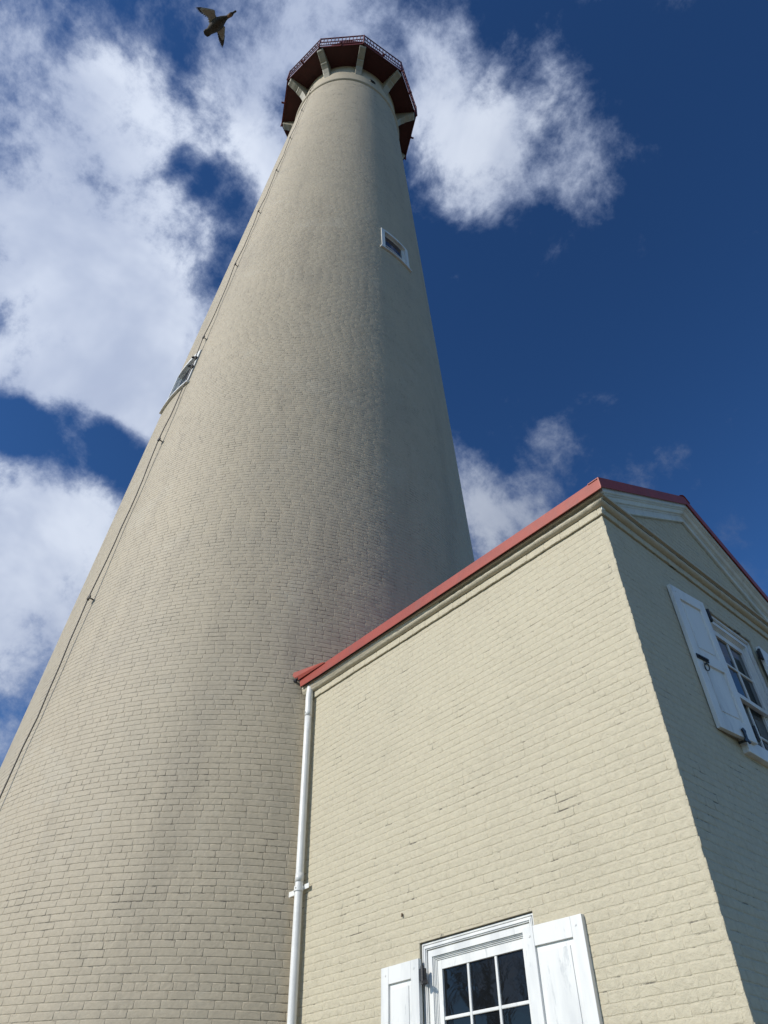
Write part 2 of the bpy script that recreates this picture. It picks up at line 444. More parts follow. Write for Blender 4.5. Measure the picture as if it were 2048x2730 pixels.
# ------------------------------------------------------------------ lighthouse
DECK_Z, DECK_R, DECK_PH = 40.85, 3.366, math.radians(-27.0)
RING_Z = 38.25
light = thing('lighthouse', (TX, TY, 0), 'tall tapering lighthouse of painted beige brick with a dark red gallery at its top', 'lighthouse')
TW = [  # windows in the shaft: centre angle, half angle of the opening, sill height, head height
    (math.radians(1.0), math.radians(7.3), 20.50, 21.72),
    (math.radians(-88.6), math.radians(6.6), 14.02, 15.24)]
ang_lines = sorted(set([math.radians(a) for a in np.arange(-180, 180.1, 0.5)] + [c + s_ * h for c, h, _, _ in TW for s_ in (-1, 1)]))
z_lines = sorted(set([0, 3, 6, 10, 13, 17, 20, 24, 28, 32, 36, 39, 41.0] + [z for _, _, a, b in TW for z in (a, b)]))
mb = MB(); na = len(ang_lines)
for z in z_lines:
    for a in ang_lines: mb.v.append(mapT(a, z, 0.0))
for i in range(len(z_lines) - 1):
    for j_ in range(na - 1):
        ca = (ang_lines[j_] + ang_lines[j_ + 1]) / 2; cz = (z_lines[i] + z_lines[i + 1]) / 2
        if any(abs(ca - c) < h and a < cz < b for c, h, a, b in TW): continue
        b0 = i * na + j_; mb.f.append((b0, b0 + 1, b0 + na + 1, b0 + na))
mb.build('shaft', 'tower_joint', light, smooth=True)

items = []
zc = 1.2 + (HZ - 1.2 - COURSE / 2) % COURSE; ci = 0; HPH = int(round((HZ - COURSE / 2 - zc) / COURSE)) % 6
TOP = 38.10
while zc < TOP:
    v0, v1 = zc, zc + COURSE
    rr = tower_r(zc); head = (ci % 6 == HPH)
    L = (0.1135 if head else 0.228)
    gap = 0.0042
    a0, a1 = math.radians(-150), math.radians(75)
    segs = [(a0, a1)]
    if zc < 5.85: segs = [(a0, math.radians(-24.5))]
    holes = [((c - h) * rr - 0.005, (c + h) * rr + 0.005, a, b) for c, h, a, b in TW]
    det = True
    ph = rnd.uniform(0, L) if not head else rnd.uniform(0, L)
    hgt_b = float(np.interp(zc, (2, 6, 9, 13, 18, 24, 38), (.0025, .0023, .0021, .0018, .0015, .0010, .0006)))
    for s0, s1 in segs:
        for b0, b1 in course_bricks(s0 * rr, s1 * rr, v0, v1, L, holes, ph, gap):
            if b1 - b0 < 0.02: continue
            g2 = gap * rnd.uniform(0.3, 1.5)
            items.append((mapT, b0 / rr, b1 / rr, v0 + g2 / 2 + rnd.uniform(-.0008, .0008), v1 - g2 / 2,
                          hgt_b * rnd.uniform(.7, 1.35), rr, 0.0, det))
    zc += COURSE; ci += 1
def seen_tower(mp, m_):
    xl = 767 + (2730 - m_[1]) * 0.055
    return m_[0] < xl - 12
lay_bricks(items, 300, light, 'tower_brick', seen_tower)

# string course
mb = MB()
st = []
for i in range(97):
    a = 2 * PI * i / 96
    st.append([mapT(a, RING_Z - 0.10, 0.0), mapT(a, RING_Z - 0.07, 0.045), mapT(a, RING_Z - 0.03, 0.075), mapT(a, RING_Z + 0.03, 0.075),
               mapT(a, RING_Z + 0.07, 0.05), mapT(a, RING_Z + 0.12, 0.0)])
mb.sweep(st); mb.build('string_course', 'tower_brick', light, smooth=True)
# smooth rendered neck above it
mb = MB(); st = []
for i in range(97):
    a = 2 * PI * i / 96
    st.append([mapT(a, RING_Z + 0.12, 0.006), mapT(a, DECK_Z - 0.35, 0.012), mapT(a, DECK_Z, 0.05)])
mb.sweep(st); mb.build('neck', 'tower_brick', light, smooth=True)
# round vent with grille
va, vz = math.radians(-9.7), 39.43
mb = MB(); cs = []
for i in range(25):
    a = 2 * PI * i / 24
    ring_ = []
    for rr_, oo in ((0.155, 0.01), (0.155, 0.05), (0.115, 0.05), (0.115, 0.01)):
        ring_.append(mapT(va + rr_ * math.cos(a) / tower_r(vz), vz + rr_ * math.sin(a), oo))
    cs.append(ring_)
mb.sweep(cs)
vent = mb.build('vent', 'black_iron', light)
mb = MB()
for k_ in (-.06, -.02, .02, .06): mb.box(mapT, va - .1 / 2.4, va + .1 / 2.4, vz + k_ - .008, vz + k_ + .008, 0.012, 0.03)
mb.build('grille', 'black_iron', vent)

def deca(rad, z, i): 
    a = DECK_PH + i * 2 * PI / 10
    return (TX + rad * math.cos(a), TY + rad * math.sin(a), z)
# deck: thin iron plate with a turned down edge
mb = MB(); R2 = DECK_R + 0.06
prof = [(1.9, DECK_Z + .10), (R2, DECK_Z + .10), (R2, DECK_Z - .05), (R2 - .02, DECK_Z - .05), (R2 - .02, DECK_Z + .03), (1.9, DECK_Z + .03)]
mb.sweep([[deca(r_, z_, i) for r_, z_ in prof] for i in range(11)])
mb.build('gallery_deck', 'red_iron', light)
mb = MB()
for i in range(10):       # dark sheet under the plate, the gallery's shade put into its colour
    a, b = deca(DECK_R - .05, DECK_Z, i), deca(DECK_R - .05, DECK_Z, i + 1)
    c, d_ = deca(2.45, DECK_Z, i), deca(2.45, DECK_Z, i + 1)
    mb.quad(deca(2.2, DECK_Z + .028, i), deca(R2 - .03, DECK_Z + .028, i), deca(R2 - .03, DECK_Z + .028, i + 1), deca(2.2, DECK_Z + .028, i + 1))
mb.build('soffit', 'shaded_soffit_iron', light)

def bracket(i):
    a = DECK_PH + i * 2 * PI / 10
    ca, sa = math.cos(a), math.sin(a)
    rw = tower_r(40)
    def P(rad, t, z): return (TX + rad * ca - t * sa, TY + rad * sa + t * ca, z)
    low = [(rw - .03, 39.45), (rw + .05, 39.62), (rw + .13, 39.86), (rw + .26, 40.08), (rw + .42, 40.22), (rw + .47, 40.25), (rw + .475, 40.33),
           (rw + .54, 40.36), (rw + .66, 40.44), (rw + .80, 40.55), (rw + .92, 40.63), (rw + .955, 40.68), (rw + .96, 40.87)]
    st = []
    for t in (-.155, .155):
        st.append([P(r_, t, z_) for r_, z_ in low] + [P(rw - .05, t, 40.87)])
    m_ = MB(); m_.sweep(st, closed=True)
    return m_.build('bracket', 'cream_iron', light, bevel=0.02)
for i in range(10): bracket(i)

# railing of the gallery
RZ0, RZM, RZ1, RR = DECK_Z + .10, DECK_Z + .72, DECK_Z + 1.42, DECK_R + .09
def bar(mb_, p, q, t): 
    mb_.tube([p, q], t, 4)
for i in range(10):
    for zz, t, nm in ((RZ1, .034, 'top_rail'), (RZM, .026, 'mid_rail'), (RZ0 + .06, .024, 'bottom_rail')):
        mb = MB(); bar(mb, deca(RR, zz, i), deca(RR, zz, i + 1), t); mb.build(nm, 'red_iron', light)
    mb = MB(); bar(mb, deca(RR, DECK_Z - .10, i), deca(RR, RZ1 + .03, i), .045)
    bar(mb, deca(RR, RZ1 - .25, i), Vector(deca(RR, RZM, i)).lerp(Vector(deca(RR, RZM, i + 1)), .06), .014)
    mb.build('post', 'red_iron', light)
    p0, p1 = Vector(deca(RR, 0, i)), Vector(deca(RR, 0, i + 1))
    c = p0.lerp(p1, .5)
    mb = MB(); e = (p1 - p0).normalized()
    pts = [c + Vector((0, 0, DECK_Z - .12)), c + Vector((0, 0, RZM + .05))]
    mb.tube(pts, .035, 4)
    outv = (c - Vector((TX, TY, 0))).normalized()
    mb.tube([c + outv * .02 + Vector((0, 0, DECK_Z - .03)), c + outv * .14 + Vector((0, 0, DECK_Z - .03))], .05, 4)
    mb.build('post', 'red_iron', light)
    for k_ in range(1, 12):      # upper balusters: widely spaced, thin
        c = p0.lerp(p1, k_ / 12)
        mb = MB(); mb.tube([c + Vector((0, 0, RZM)), c + Vector((0, 0, RZ1))], .021, 4); mb.build('baluster', 'red_iron', light)
    for k_ in range(1, 20):      # lower balusters: close set
        c = p0.lerp(p1, k_ / 20)
        mb = MB(); mb.tube([c + Vector((0, 0, RZ0 + .05)), c + Vector((0, 0, RZM))], .017, 4); mb.build('baluster', 'red_iron', light)
# watch room and lantern
mb = MB()
mb.sweep([[(TX + r_ * math.cos(2 * PI * i / 20), TY + r_ * math.sin(2 * PI * i / 20), z_) for r_, z_ in
          ((2.0, DECK_Z + .1), (2.0, DECK_Z + 1.9), (2.25, DECK_Z + 1.9), (2.25, DECK_Z + 2.0), (1.4, DECK_Z + 2.05))] for i in range(21)])
mb.build('watch_room', 'red_iron', light)
mb = MB()
mb.sweep([[(TX + r_ * math.cos(2 * PI * i / 16), TY + r_ * math.sin(2 * PI * i / 16), z_) for r_, z_ in
          ((1.5, DECK_Z + 2.05), (1.5, DECK_Z + 5.25))] for i in range(17)])
mb.build('lantern', 'glass', light)
mb = MB()
mb.sweep([[(TX + r_ * math.cos(2 * PI * i / 16), TY + r_ * math.sin(2 * PI * i / 16), z_) for r_, z_ in
          ((1.5, DECK_Z + 5.2), (2.35, DECK_Z + 5.3), (2.35, DECK_Z + 5.5), (1.5, DECK_Z + 6.5), (.45, DECK_Z + 7.0), (.3, DECK_Z + 7.3), (.0, DECK_Z + 7.4))] for i in range(17)])
mb.build('lantern_roof', 'red_iron', light, smooth=True)

# windows in the shaft
def tower_window(c, h, z0, z1, label):
    rr = tower_r((z0 + z1) / 2); a = lambda m_: m_ / rr
    cw = 0.105
    f_ = MB()
    f_.box(mapT, c - h - a(cw), c - h + a(.004), z0 - .0, z1 + cw, 0.0, .024, 1)
    f_.box(mapT, c + h - a(.004), c + h + a(cw), z0 - .0, z1 + cw, 0.0, .024, 1)
    f_.box(mapT, c - h + a(.005), c + h - a(.005), z1 - .004, z1 + cw, 0.0, .023, 8)
    f_.box(mapT, c - h - a(.002), c - h + a(.02), z0, z1, -.20, -.001)
    f_.box(mapT, c + h - a(.02), c + h + a(.002), z0, z1, -.20, -.001)
    f_.box(mapT, c - h + a(.021), c + h - a(.021), z1 - .02, z1, -.20, -.001, 6)
    f_.box(mapT, c + h - a(.055), c + h - a(.021), z0, z1 - .02, -.20, -.035)
    win = f_.build('window', 'white_wood', light, label=label)
    s_ = MB(); s_.box(mapT, c - h - a(cw + .05), c + h + a(cw + .05), z0 - .062, z0 - .002, -.02, .058, 10)
    s_.build('sill', 'white_wood', win)
    q = MB(); zs0, zs1 = z0, z1 - .022
    q.box(mapT, c - h + a(.021), c - h + a(.055), zs0, zs1, -.10, -.062)
    q.box(mapT, c + h - a(.095), c + h - a(.056), zs0, zs1, -.10, -.062)
    q.box(mapT, c - h + a(.055), c + h - a(.095), zs1 - .045, zs1, -.10, -.064, 4)
    q.box(mapT, c - h + a(.055), c + h - a(.095), zs0, zs0 + .05, -.10, -.064, 4)
    zm = z0 + .36 * (z1 - z0)
    q.box(mapT, c - h + a(.055), c + h - a(.095), zm, zm + .035, -.10, -.055, 4)
    q.build('sash', 'white_wood', win)
    for b0, b1, oo in ((zs0 + .05, zm, -.095), (zm + .035, zs1 - .045, -.085)):
        p = MB(); p.box(mapT, c - h + a(.055), c + h - a(.095), b0, b1, oo - .006, oo, 8); p.build('pane', 'tower_glass', win)
tower_window(*TW[0], 'white framed window high on the shaded right flank of the tower')
tower_window(*TW[1], 'white framed window on the sunlit left edge of the tower')

# ------------------------------------------------------------------ lightning cable on the shaft
CA = math.radians(-80.4)
cab = thing('lightning_cable', mapT(CA, 3, .03), 'thin dark cable running up the left side of the tower from clamp to clamp', 'cable')
clamp_z = [4.15, 8.116, 11.973, 15.813, 19.719, 23.524, 27.346, 31.215, 35.255, 38.6]
clamp_a = [-83.2, -81.3, -80.5, -80.35, -80.4, -80.17, -79.9, -80.6, -81.2, -81.0]
allz = [0.2] + clamp_z + [39.9]; alla = [-83.6] + clamp_a + [-80.8]
def ang_at(z): return math.radians(float(np.interp(z, allz, alla)))
mb = MB(); pts = []
for i in range(len(allz) - 1):
    for k_ in range(10):
        t = k_ / 10; z = allz[i] + (allz[i + 1] - allz[i]) * t
        sag = math.sin(PI * t)
        pts.append(mapT(ang_at(z) + (rnd.uniform(-.008, .008) + 0.012 * math.sin(z * 3.1)) * sag / tower_r(z) * 1.3, z, .085 - .035 * sag + rnd.uniform(-.004, .004)))
mb.tube(pts, .011, 6); mb.build('cable', 'cable', cab, smooth=True)
for i, z in enumerate(clamp_z):
    a = math.radians(clamp_a[i]); rr = tower_r(z)
    mb = MB()
    mb.tube([mapT(a, z, 0), mapT(a, z, .09)], .011, 6)
    ring = [mapT(a + .034 * math.cos(t) / rr, z + .034 * math.sin(t), .080) for t in np.linspace(0, 2 * PI, 13)]
    mb.tube(ring, .013, 6, cap=False)
    mb.tube([mapT(a, z - .05, .080), mapT(a, z + .02, .080)], .019, 8)
    cl = mb.build('clamp', 'black_iron' if i != 1 else 'cable', cab, smooth=True)
# two small black fixtures where the cable passes the left window
for z in (14.62, 14.98):
    a = ang_at(z); rr = tower_r(z); mb = MB()
    mb.box(mapT, a - .060 / rr, a + .010 / rr, z - .035, z + .035, .02, .075)
    mb.tube([mapT(a - .010, z + .02, .07), mapT(a - .022, z - .01, .11)], .022, 8)
    mb.build('junction_box', 'black_iron', cab, bevel=.006)

# ------------------------------------------------------------------ keeper's oil house
HY = 3.54; MID = 1.77; BAND0, BAND1 = 5.87, 5.945
house = thing('brick_house', (-2.1, 1.77, 0), 'low gabled house of painted cream brick with a red metal roof beside the tower', 'house')
WA = (-1.885, 3.040, 0.567)     # window in the long wall: centre, head, half width
WB = (1.770, 5.612, 0.567)
WIN_H = 1.43
def wall_grid(mp, us, vs, holes):
    m_ = MB()
    for i in range(len(us) - 1):
        for j_ in range(len(vs) - 1):
            cu, cv = (us[i] + us[i + 1]) / 2, (vs[j_] + vs[j_ + 1]) / 2
            if any(a < cu < b and c < cv < d_ for a, b, c, d_ in holes): continue
            m_.quad(mp(us[i], vs[j_], 0), mp(us[i + 1], vs[j_], 0), mp(us[i + 1], vs[j_ + 1], 0), mp(us[i], vs[j_ + 1], 0))
    return m_
hA = (WA[0] - WA[2], WA[0] + WA[2], WA[1] - WIN_H, WA[1])
hB = (WB[0] - WB[2], WB[0] + WB[2], WB[1] - WIN_H, WB[1])
mb = wall_grid(mapA, [-5.2, hA[0], hA[1], 0], [0, hA[2], hA[3], 6.1], [hA])
wallA = mb.build('wall', 'house_joint', house, label='sunlit long wall of cream painted brick')
mb = wall_grid(mapB, [0, hB[0], hB[1], HY], [0, hB[2], hB[3], 6.05], [hB])
mb.quad((0, 0, 6.05), (0, HY, 6.05), (0, HY, 6.2), (0, MID, 7.12), (0, 0, 6.2))
wallB = mb.build('wall', 'house_joint', house, label='shaded gable wall of painted brick')
mb = MB(); mb.quad((0, HY, 0), (-5.2, HY, 0), (-5.2, HY, 6.1), (0, HY, 6.1)); mb.build('wall', 'house_joint', house, label='rear wall turned away from the camera')

items = []
zc = 0.0; ci = 0; NC = 96; C2 = BAND0 / NC
for ci in range(NC):
    v0 = ci * C2; v1 = v0 + C2
    head = (ci % 6 == 2); L = 0.112 if head else 0.226
    # long wall: from the tower's flank to the corner
    tr = tower_r(v0); xs = TX + math.sqrt(tr * tr - TY * TY) + .006
    jl = lambda: C2 * 0
    for mp, s0, s1, hole in ((mapA, xs, 0.004, hA), (mapB, 0.0008, HY, hB)):
        phase = (0.0 if ci % 2 else L / 2) + (rnd.uniform(-.02, .02) if not head else 0) - .03
        for b0, b1 in course_bricks(s0, s1, v0, v1, L, [hole], phase, .0026):
            if b1 - b0 < .02: continue
            g2 = .0042 * rnd.uniform(-.4, 1.7)
            corner = (mp is mapA and b1 > -.01) or (mp is mapB and b0 < .01)
            hx = .0019 + rnd.uniform(-.0013, .0011)
            items.append((mp, b0, b1 + (rnd.uniform(-.002, .004) if corner and mp is mapA else 0), v0 + g2 / 2 + rnd.uniform(-.0014, .0014), v1 - g2 / 2 + rnd.uniform(-.001, .001), hx, 1.0, 0.0, True))
mb = MB(); st = []
for i in range(int(BAND0 / .02) + 1):
    z = i * .02; o = .0016 + rnd.uniform(-.0010, .0008)
    st.append([(-.05, -.0004, z), (-.02, -o, z), (.0 + o * .4, -o, z), (o, -o * .4, z), (o, .02, z), (.0004, .05, z)])
mb.sweep(st); mb.build('quoin', 'house_brick', house, smooth=True)
# projecting band course
for mp, s0, s1 in ((mapA, -4.285, .024), (mapB, -.024, HY + .024)):
    for b0, b1 in course_bricks(s0, s1, BAND0, BAND1, .2, [], 0.02, .005):
        items.append((mp, b0, b1, BAND0 - rnd.uniform(0, .003), BAND1 - .001, .004 + rnd.uniform(-.001, .001), 1.0, .021, True))
# tympanum
nz = int((7.1 - 6.03) / C2) + 1
for i in range(nz):
    v0 = 6.03 + i * C2
    y0 = (v0 + C2 - 6.24) / .545
    s0 = max(y0 + 0.35 - .02, 0.02) if y0 > -1 else 0.02
    s0 = max(0.0, (v0 - 6.02) / .56)
    if s0 >= MID - .05: break
    L = 0.112 if i % 6 == 3 else .226
    for b0, b1 in course_bricks(s0, HY - s0, v0, v0 + C2, L, [], rnd.uniform(0, L), .008):
        items.append((mapB, b0, b1, v0 + .0022, v0 + C2 - .0022, .003 + rnd.uniform(-.0014, .0014), 1.0, 0.0, True))
SHUT_RECTS = [(1005, 2425, 1640, 2730)]
def seen_house(mp, m_):
    x, y, _ = m_
    if 1005 < x < 1600 and y > 2590 - (x - 1010) * .30: return False
    if mp is mapA: return x > 800
    return y > 1400 and x > 1600
lay_bricks(items, 300, house, 'house_brick', seen_house)
# core of the band so that the underside is closed
mb = MB()
e = .0205
mb.sweep([[(-4.3, 0, BAND0), (-4.3, -e, BAND0), (-4.3, -e, BAND1), (-4.3, 0, BAND1)], [(0, 0, BAND0), (e, -e, BAND0), (e, -e, BAND1), (0, 0, BAND1)],
          [(0, HY, BAND0), (e, HY + e, BAND0), (e, HY + e, BAND1), (0, HY, BAND1)]])
mb.build('band_course', 'house_joint', house)

# cornice mouldings carried round the corner
def corner_sweep(name, prof, mat, nA=1, nB=1, jit=0.0, xl=-4.29, cond=None, smooth=False, rough=0.0):
    st = []
    def jj(): return rnd.uniform(-jit, jit)
    for i in range(nA):
        x = xl + (0 - xl) * i / nA
        st.append([(x, -(e_ + jj()), z_ + jj()) for e_, z_ in prof])
    st.append([(e_, -e_, z_) for e_, z_ in prof])
    for i in range(1, nB + 1):
        y = HY * i / nB
        if i == nB: st.append([(e_, HY + e_, z_) for e_, z_ in prof])
        else: st.append([(e_ + jj(), y, z_ + jj()) for e_, z_ in prof])
    m_ = MB(); m_.sweep(st); return m_.build(name, mat, house, smooth=smooth)
torus = [(.018, BAND1), (.035, BAND1 + .001), (.056, BAND1 + .009), (.069, BAND1 + .024), (.072, BAND1 + .038), (.064, BAND1 + .052), (.048, BAND1 + .060), (.0, BAND1 + .064)]
corner_sweep('torus_moulding', torus, 'cream_trim', 80, 70, .0022, smooth=True)
corner_sweep('soffit_board', [(.046, BAND1 + .055), (.048, 6.018), (.092, 6.020), (.093, 6.040), (.0, 6.045)], 'cream_trim', 1, 1)
# board covering the left half of the moulding
mb = MB()
pr = [(.030, BAND1 + .002), (.052, BAND1 + .012), (.074, BAND1 + .030), (.088, BAND1 + .052), (.090, BAND1 + .070)]
mb.sweep([[(-4.285, -e_, z_) for e_, z_ in pr], [(-2.9, -e_, z_) for e_, z_ in pr], [(-2.2, -e_ + .012, z_) for e_, z_ in pr], [(-1.95, -e_ + .03, z_ + .004) for e_, z_ in pr]])
mb.build('eave_board', 'cream_trim', house, smooth=True)
# weathering on top of the gable cornice
mb = MB(); mb.sweep([[(.072, -.03, 6.0), (.070, -.03, 6.012), (.0, -.03, 6.035)], [(.072, HY, 6.0), (.070, HY, 6.012), (.0, HY, 6.035)]])
mb.build('cornice_cap', 'cream_trim', house)

# roof: eave fascia, rake trim, roof sheets
ER, ZB, ZT = .135, 6.020, 6.150
SL = .545
def roof_z(y): return ZT + (y + ER) * SL
xl = -4.245
mb = MB()
mb.sweep([[(xl - .02, -ER, ZB + .012), (xl - .06, -ER + .008, ZT)], [(xl + .35, -ER, ZB), (xl + .35, -ER + .008, ZT)], [(ER, -ER, ZB), (ER - .008, -ER + .008, ZT)]])
mb.sweep([[(xl - .02, -ER, ZB + .012), (xl - .02, -ER + .012, ZB + .012)], [(ER, -ER, ZB), (ER - .012, -ER + .012, ZB)]])
mb.sweep([[(xl - .02, -ER + .012, ZB + .012), (xl - .06, -ER + .02, ZT)], [(ER - .012, -ER + .012, ZB), (ER - .02, -ER + .02, ZT)]])
mb.build('eave_fascia', 'red_roof', house)
mb = MB()
th = .006
def roof_sheet(x0, x1):
    mb.quad((x0, -ER + .008, ZT), (x1, -ER + .008, ZT), (x1, MID, roof_z(MID)), (x0, MID, roof_z(MID)))
    mb.quad((x0, MID, roof_z(MID)), (x1, MID, roof_z(MID)), (x1, HY + ER, ZT), (x0, HY + ER, ZT))
roof_sheet(-4.30, ER - .01)
roof = mb.build('roof', 'red_roof', house)
for i in range(11):
    x = -4.1 + i * .41; mb = MB()
    for sgn in (0, 1):
        Y = (lambda y: y) if sgn == 0 else (lambda y: HY - y)
        mb.sweep([[(x - .008, Y(.15), ZT + .13 + .02), (x - .008, Y(.15), ZT + .13 + .055), (x + .008, Y(.15), ZT + .13 + .055), (x + .008, Y(.15), ZT + .13 + .02)],
                  [(x - .008, Y(MID), roof_z(MID)), (x - .008, Y(MID), roof_z(MID) + .03), (x + .008, Y(MID), roof_z(MID) + .03), (x + .008, Y(MID), roof_z(MID))]])
    mb.build('seam', 'red_roof', roof)
mb = MB(); mb.sweep([[(x, MID - .10, roof_z(MID) - .04), (x, MID - .02, roof_z(MID) + .012), (x, MID + .02, roof_z(MID) + .012), (x, MID + .10, roof_z(MID) - .04)] for x in (-4.0, ER + .008)])
mb.build('ridge_cap', 'red_roof', roof)

def rake(name, prof, mat, y0, smooth=False):
    """prof: (out, height below the roof line); runs up one slope and down the other"""
    m_ = MB()
    m_.sweep([[(e_, y0, roof_z(y0) + dz) for e_, dz in prof], [(e_, MID, roof_z(MID) + dz) for e_, dz in prof],
              [(e_, HY - y0, roof_z(y0) + dz) for e_, dz in prof]], closed=True)
    return m_.build(name, mat, house, smooth=smooth)
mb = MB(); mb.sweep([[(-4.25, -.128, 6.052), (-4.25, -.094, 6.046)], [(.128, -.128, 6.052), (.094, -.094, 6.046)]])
mb.build('eave_gap_shade', 'black_iron', house)  # black strip standing in for the deep shade of the gap under the eave
rake('rake_edge', [(.02, .003), (ER, .003), (ER + .002, -.118), (ER - .008, -.118), (ER - .010, -.006), (.02, -.006)], 'red_roof', -ER)
rake('rake_fascia', [(.04, -.10), (ER - .018, -.10), (ER - .018, -.152), (ER - .030, -.160), (.04, -.160)], 'grey_trim', -.085)
rake('rake_moulding', [(.01, -.15), (.098, -.161), (.096, -.170), (.080, -.178), (.070, -.195), (.060, -.208), (.040, -.214), (.036, -.224), (.01, -.224)], 'grey_trim', -.04)
rake('rake_frieze', [(.005, -.15), (.030, -.2245), (.030, -.300), (.024, -.306), (.005, -.306)], 'grey_trim', -.02)

# upturned flashing where the eave meets the tower
mb = MB()
A_ = [(-4.47, -.165, 6.29), (-4.36, -.17, 6.185), (-4.30, -.15, 6.135), (-3.80, -.137, 6.142), (-3.92, -.10, 6.215)]
cxs = np.mean(np.array(A_), axis=0)
mb.quad(*A_)
mb.quad(*[(p[0] + .01, p[1] + .02, p[2] + .01) for p in A_])
for i in range(5):
    p, q = A_[i], A_[(i + 1) % 5]
    mb.quad(p, q, (q[0] + .01, q[1] + .02, q[2] + .01), (p[0] + .01, p[1] + .02, p[2] + .01))
mb.build('flashing', 'red_roof', house)
mb = MB(); mb.tube([(-4.345, -.15, 6.15), (-4.35, -.16, 6.12)], .016, 6); mb.box(mapA, -4.39, -4.30, 6.15, 6.165, .13, .165)
mb.build('hook', 'black_iron', house)

# ------------------------------------------------------------------ sash windows
def sash_window(mp, c, top, half, gmat, label):
    u0, u1, v0, v1 = c - half, c + half, top - WIN_H, top
    parts = []
    f_ = MB()
    def ring(a, b, o0, o1, bottom=False, m_=None):
        """three or four sided frame between insets a and b"""
        m_ = m_ or f_
        m_.box(mp, u0 + a, u0 + b, v0, v1 - a, o0, o1)
        m_.box(mp, u1 - b, u1 - a, v0, v1 - a, o0, o1)
        m_.box(mp, u0 + b, u1 - b, v1 - b, v1 - a, o0, o1)
        if bottom: m_.box(mp, u0 + b, u1 - b, v0 + a * 0, v0 + b * .6, o0, o1)
    ring(.000, .008, -.20, -.052)
    ring(.008, .020, -.20, -.018)
    ring(.020, .027, -.20, -.030)
    ring(.027, .036, -.20, -.016)
    ring(.036, .046, -.20, -.012)
    ring(.046, .054, -.20, -.020)
    ring(.054, .062, -.20, -.040)
    ring(.062, .104, -.20, -.028)
    ring(.104, .111, -.20, -.038)
    ring(.111, .119, -.20, -.046)
    ring(.119, .128, -.20, -.054)
    win = f_.build('window', 'white_wood', house, label=label)
    s_ = MB(); s_.box(mp, u0 - .06, u1 + .06, v0 - .125, v0 - .001, -.02, .052); s_.build('sill', 'white_wood', win, bevel=.006)
    gl0, gl1 = u0 + .172, u1 - .172
    vt = v1 - .190; ph = .292; mt = .022; pw = (gl1 - gl0 - 2 * mt) / 3
    def sash(vtop, o, nm):
        m_ = MB()
        vb = vtop - 2 * ph - mt
        m_.box(mp, u0 + .1285, gl0, vb - .045, vtop + .062, o - .035, o)
        m_.box(mp, gl1, u1 - .1285, vb - .045, vtop + .062, o - .035, o)
        m_.box(mp, gl0, gl1, vtop, vtop + .062, o - .035, o - .001)
        m_.box(mp, gl0, gl1, vb - .045, vb, o - .035, o - .001)
        m_.build('sash', 'white_wood', win, bevel=.002)
        for k_ in (1, 2):
            uu = gl0 + k_ * pw + (k_ - 1) * mt
            m_ = MB(); m_.box(mp, uu, uu + mt, vb, vtop, o - .026, o - .006); m_.build('muntin', 'white_wood', win, bevel=.005)
        for k_ in range(3):
            a = gl0 + k_ * (pw + mt)
            m_ = MB(); m_.box(mp, a, a + pw, vb + ph, vb + ph + mt, o - .026, o - .006); m_.build('muntin', 'white_wood', win, bevel=.005)
            for q in range(2):
                m_ = MB(); bb = vb + q * (ph + mt); tl = rnd.uniform(-.0015, .0015)
                p4 = [mp(a, bb, o - .020), mp(a + pw, bb, o - .020 + tl), mp(a + pw, bb + ph, o - .020), mp(a, bb + ph, o - .020 - tl)]
                m_.quad(*p4); m_.quad(*[tuple(x) for x in [mp(a, bb, o - .024), mp(a + pw, bb, o - .024), mp(a + pw, bb + ph, o - .024), mp(a, bb + ph, o - .024)]])
                m_.build('pane', gmat, win)
        return vb
    vb = sash(vt, -.060, 'upper')
    sash(vb - .022 , -.098, 'lower')
    return win
sash_window(mapA, WA[0], WA[1], WA[2], 'glass', 'white six over six sash window at the foot of the sunlit wall')
sash_window(mapB, WB[0], WB[1], WB[2], 'curtain_glass', 'white sash window under the gable in shade')
# shadow gap: brick reveals
for mp, (u0, u1, v0, v1) in ((mapA, hA), (mapB, hB)):
    m_ = MB()
    m_.quad(mp(u0, v0, 0), mp(u0, v1, 0), mp(u0, v1, -.2), mp(u0, v0, -.2)); m_.quad(mp(u1, v0, 0), mp(u1, v1, 0), mp(u1, v1, -.2), mp(u1, v0, -.2))
    m_.quad(mp(u0, v1, 0), mp(u1, v1, 0), mp(u1, v1, -.2), mp(u0, v1, -.2)); m_.quad(mp(u0, v0, 0), mp(u1, v0, 0), mp(u1, v0, -.2), mp(u0, v0, -.2))
    m_.build('reveal', 'house_joint', house)

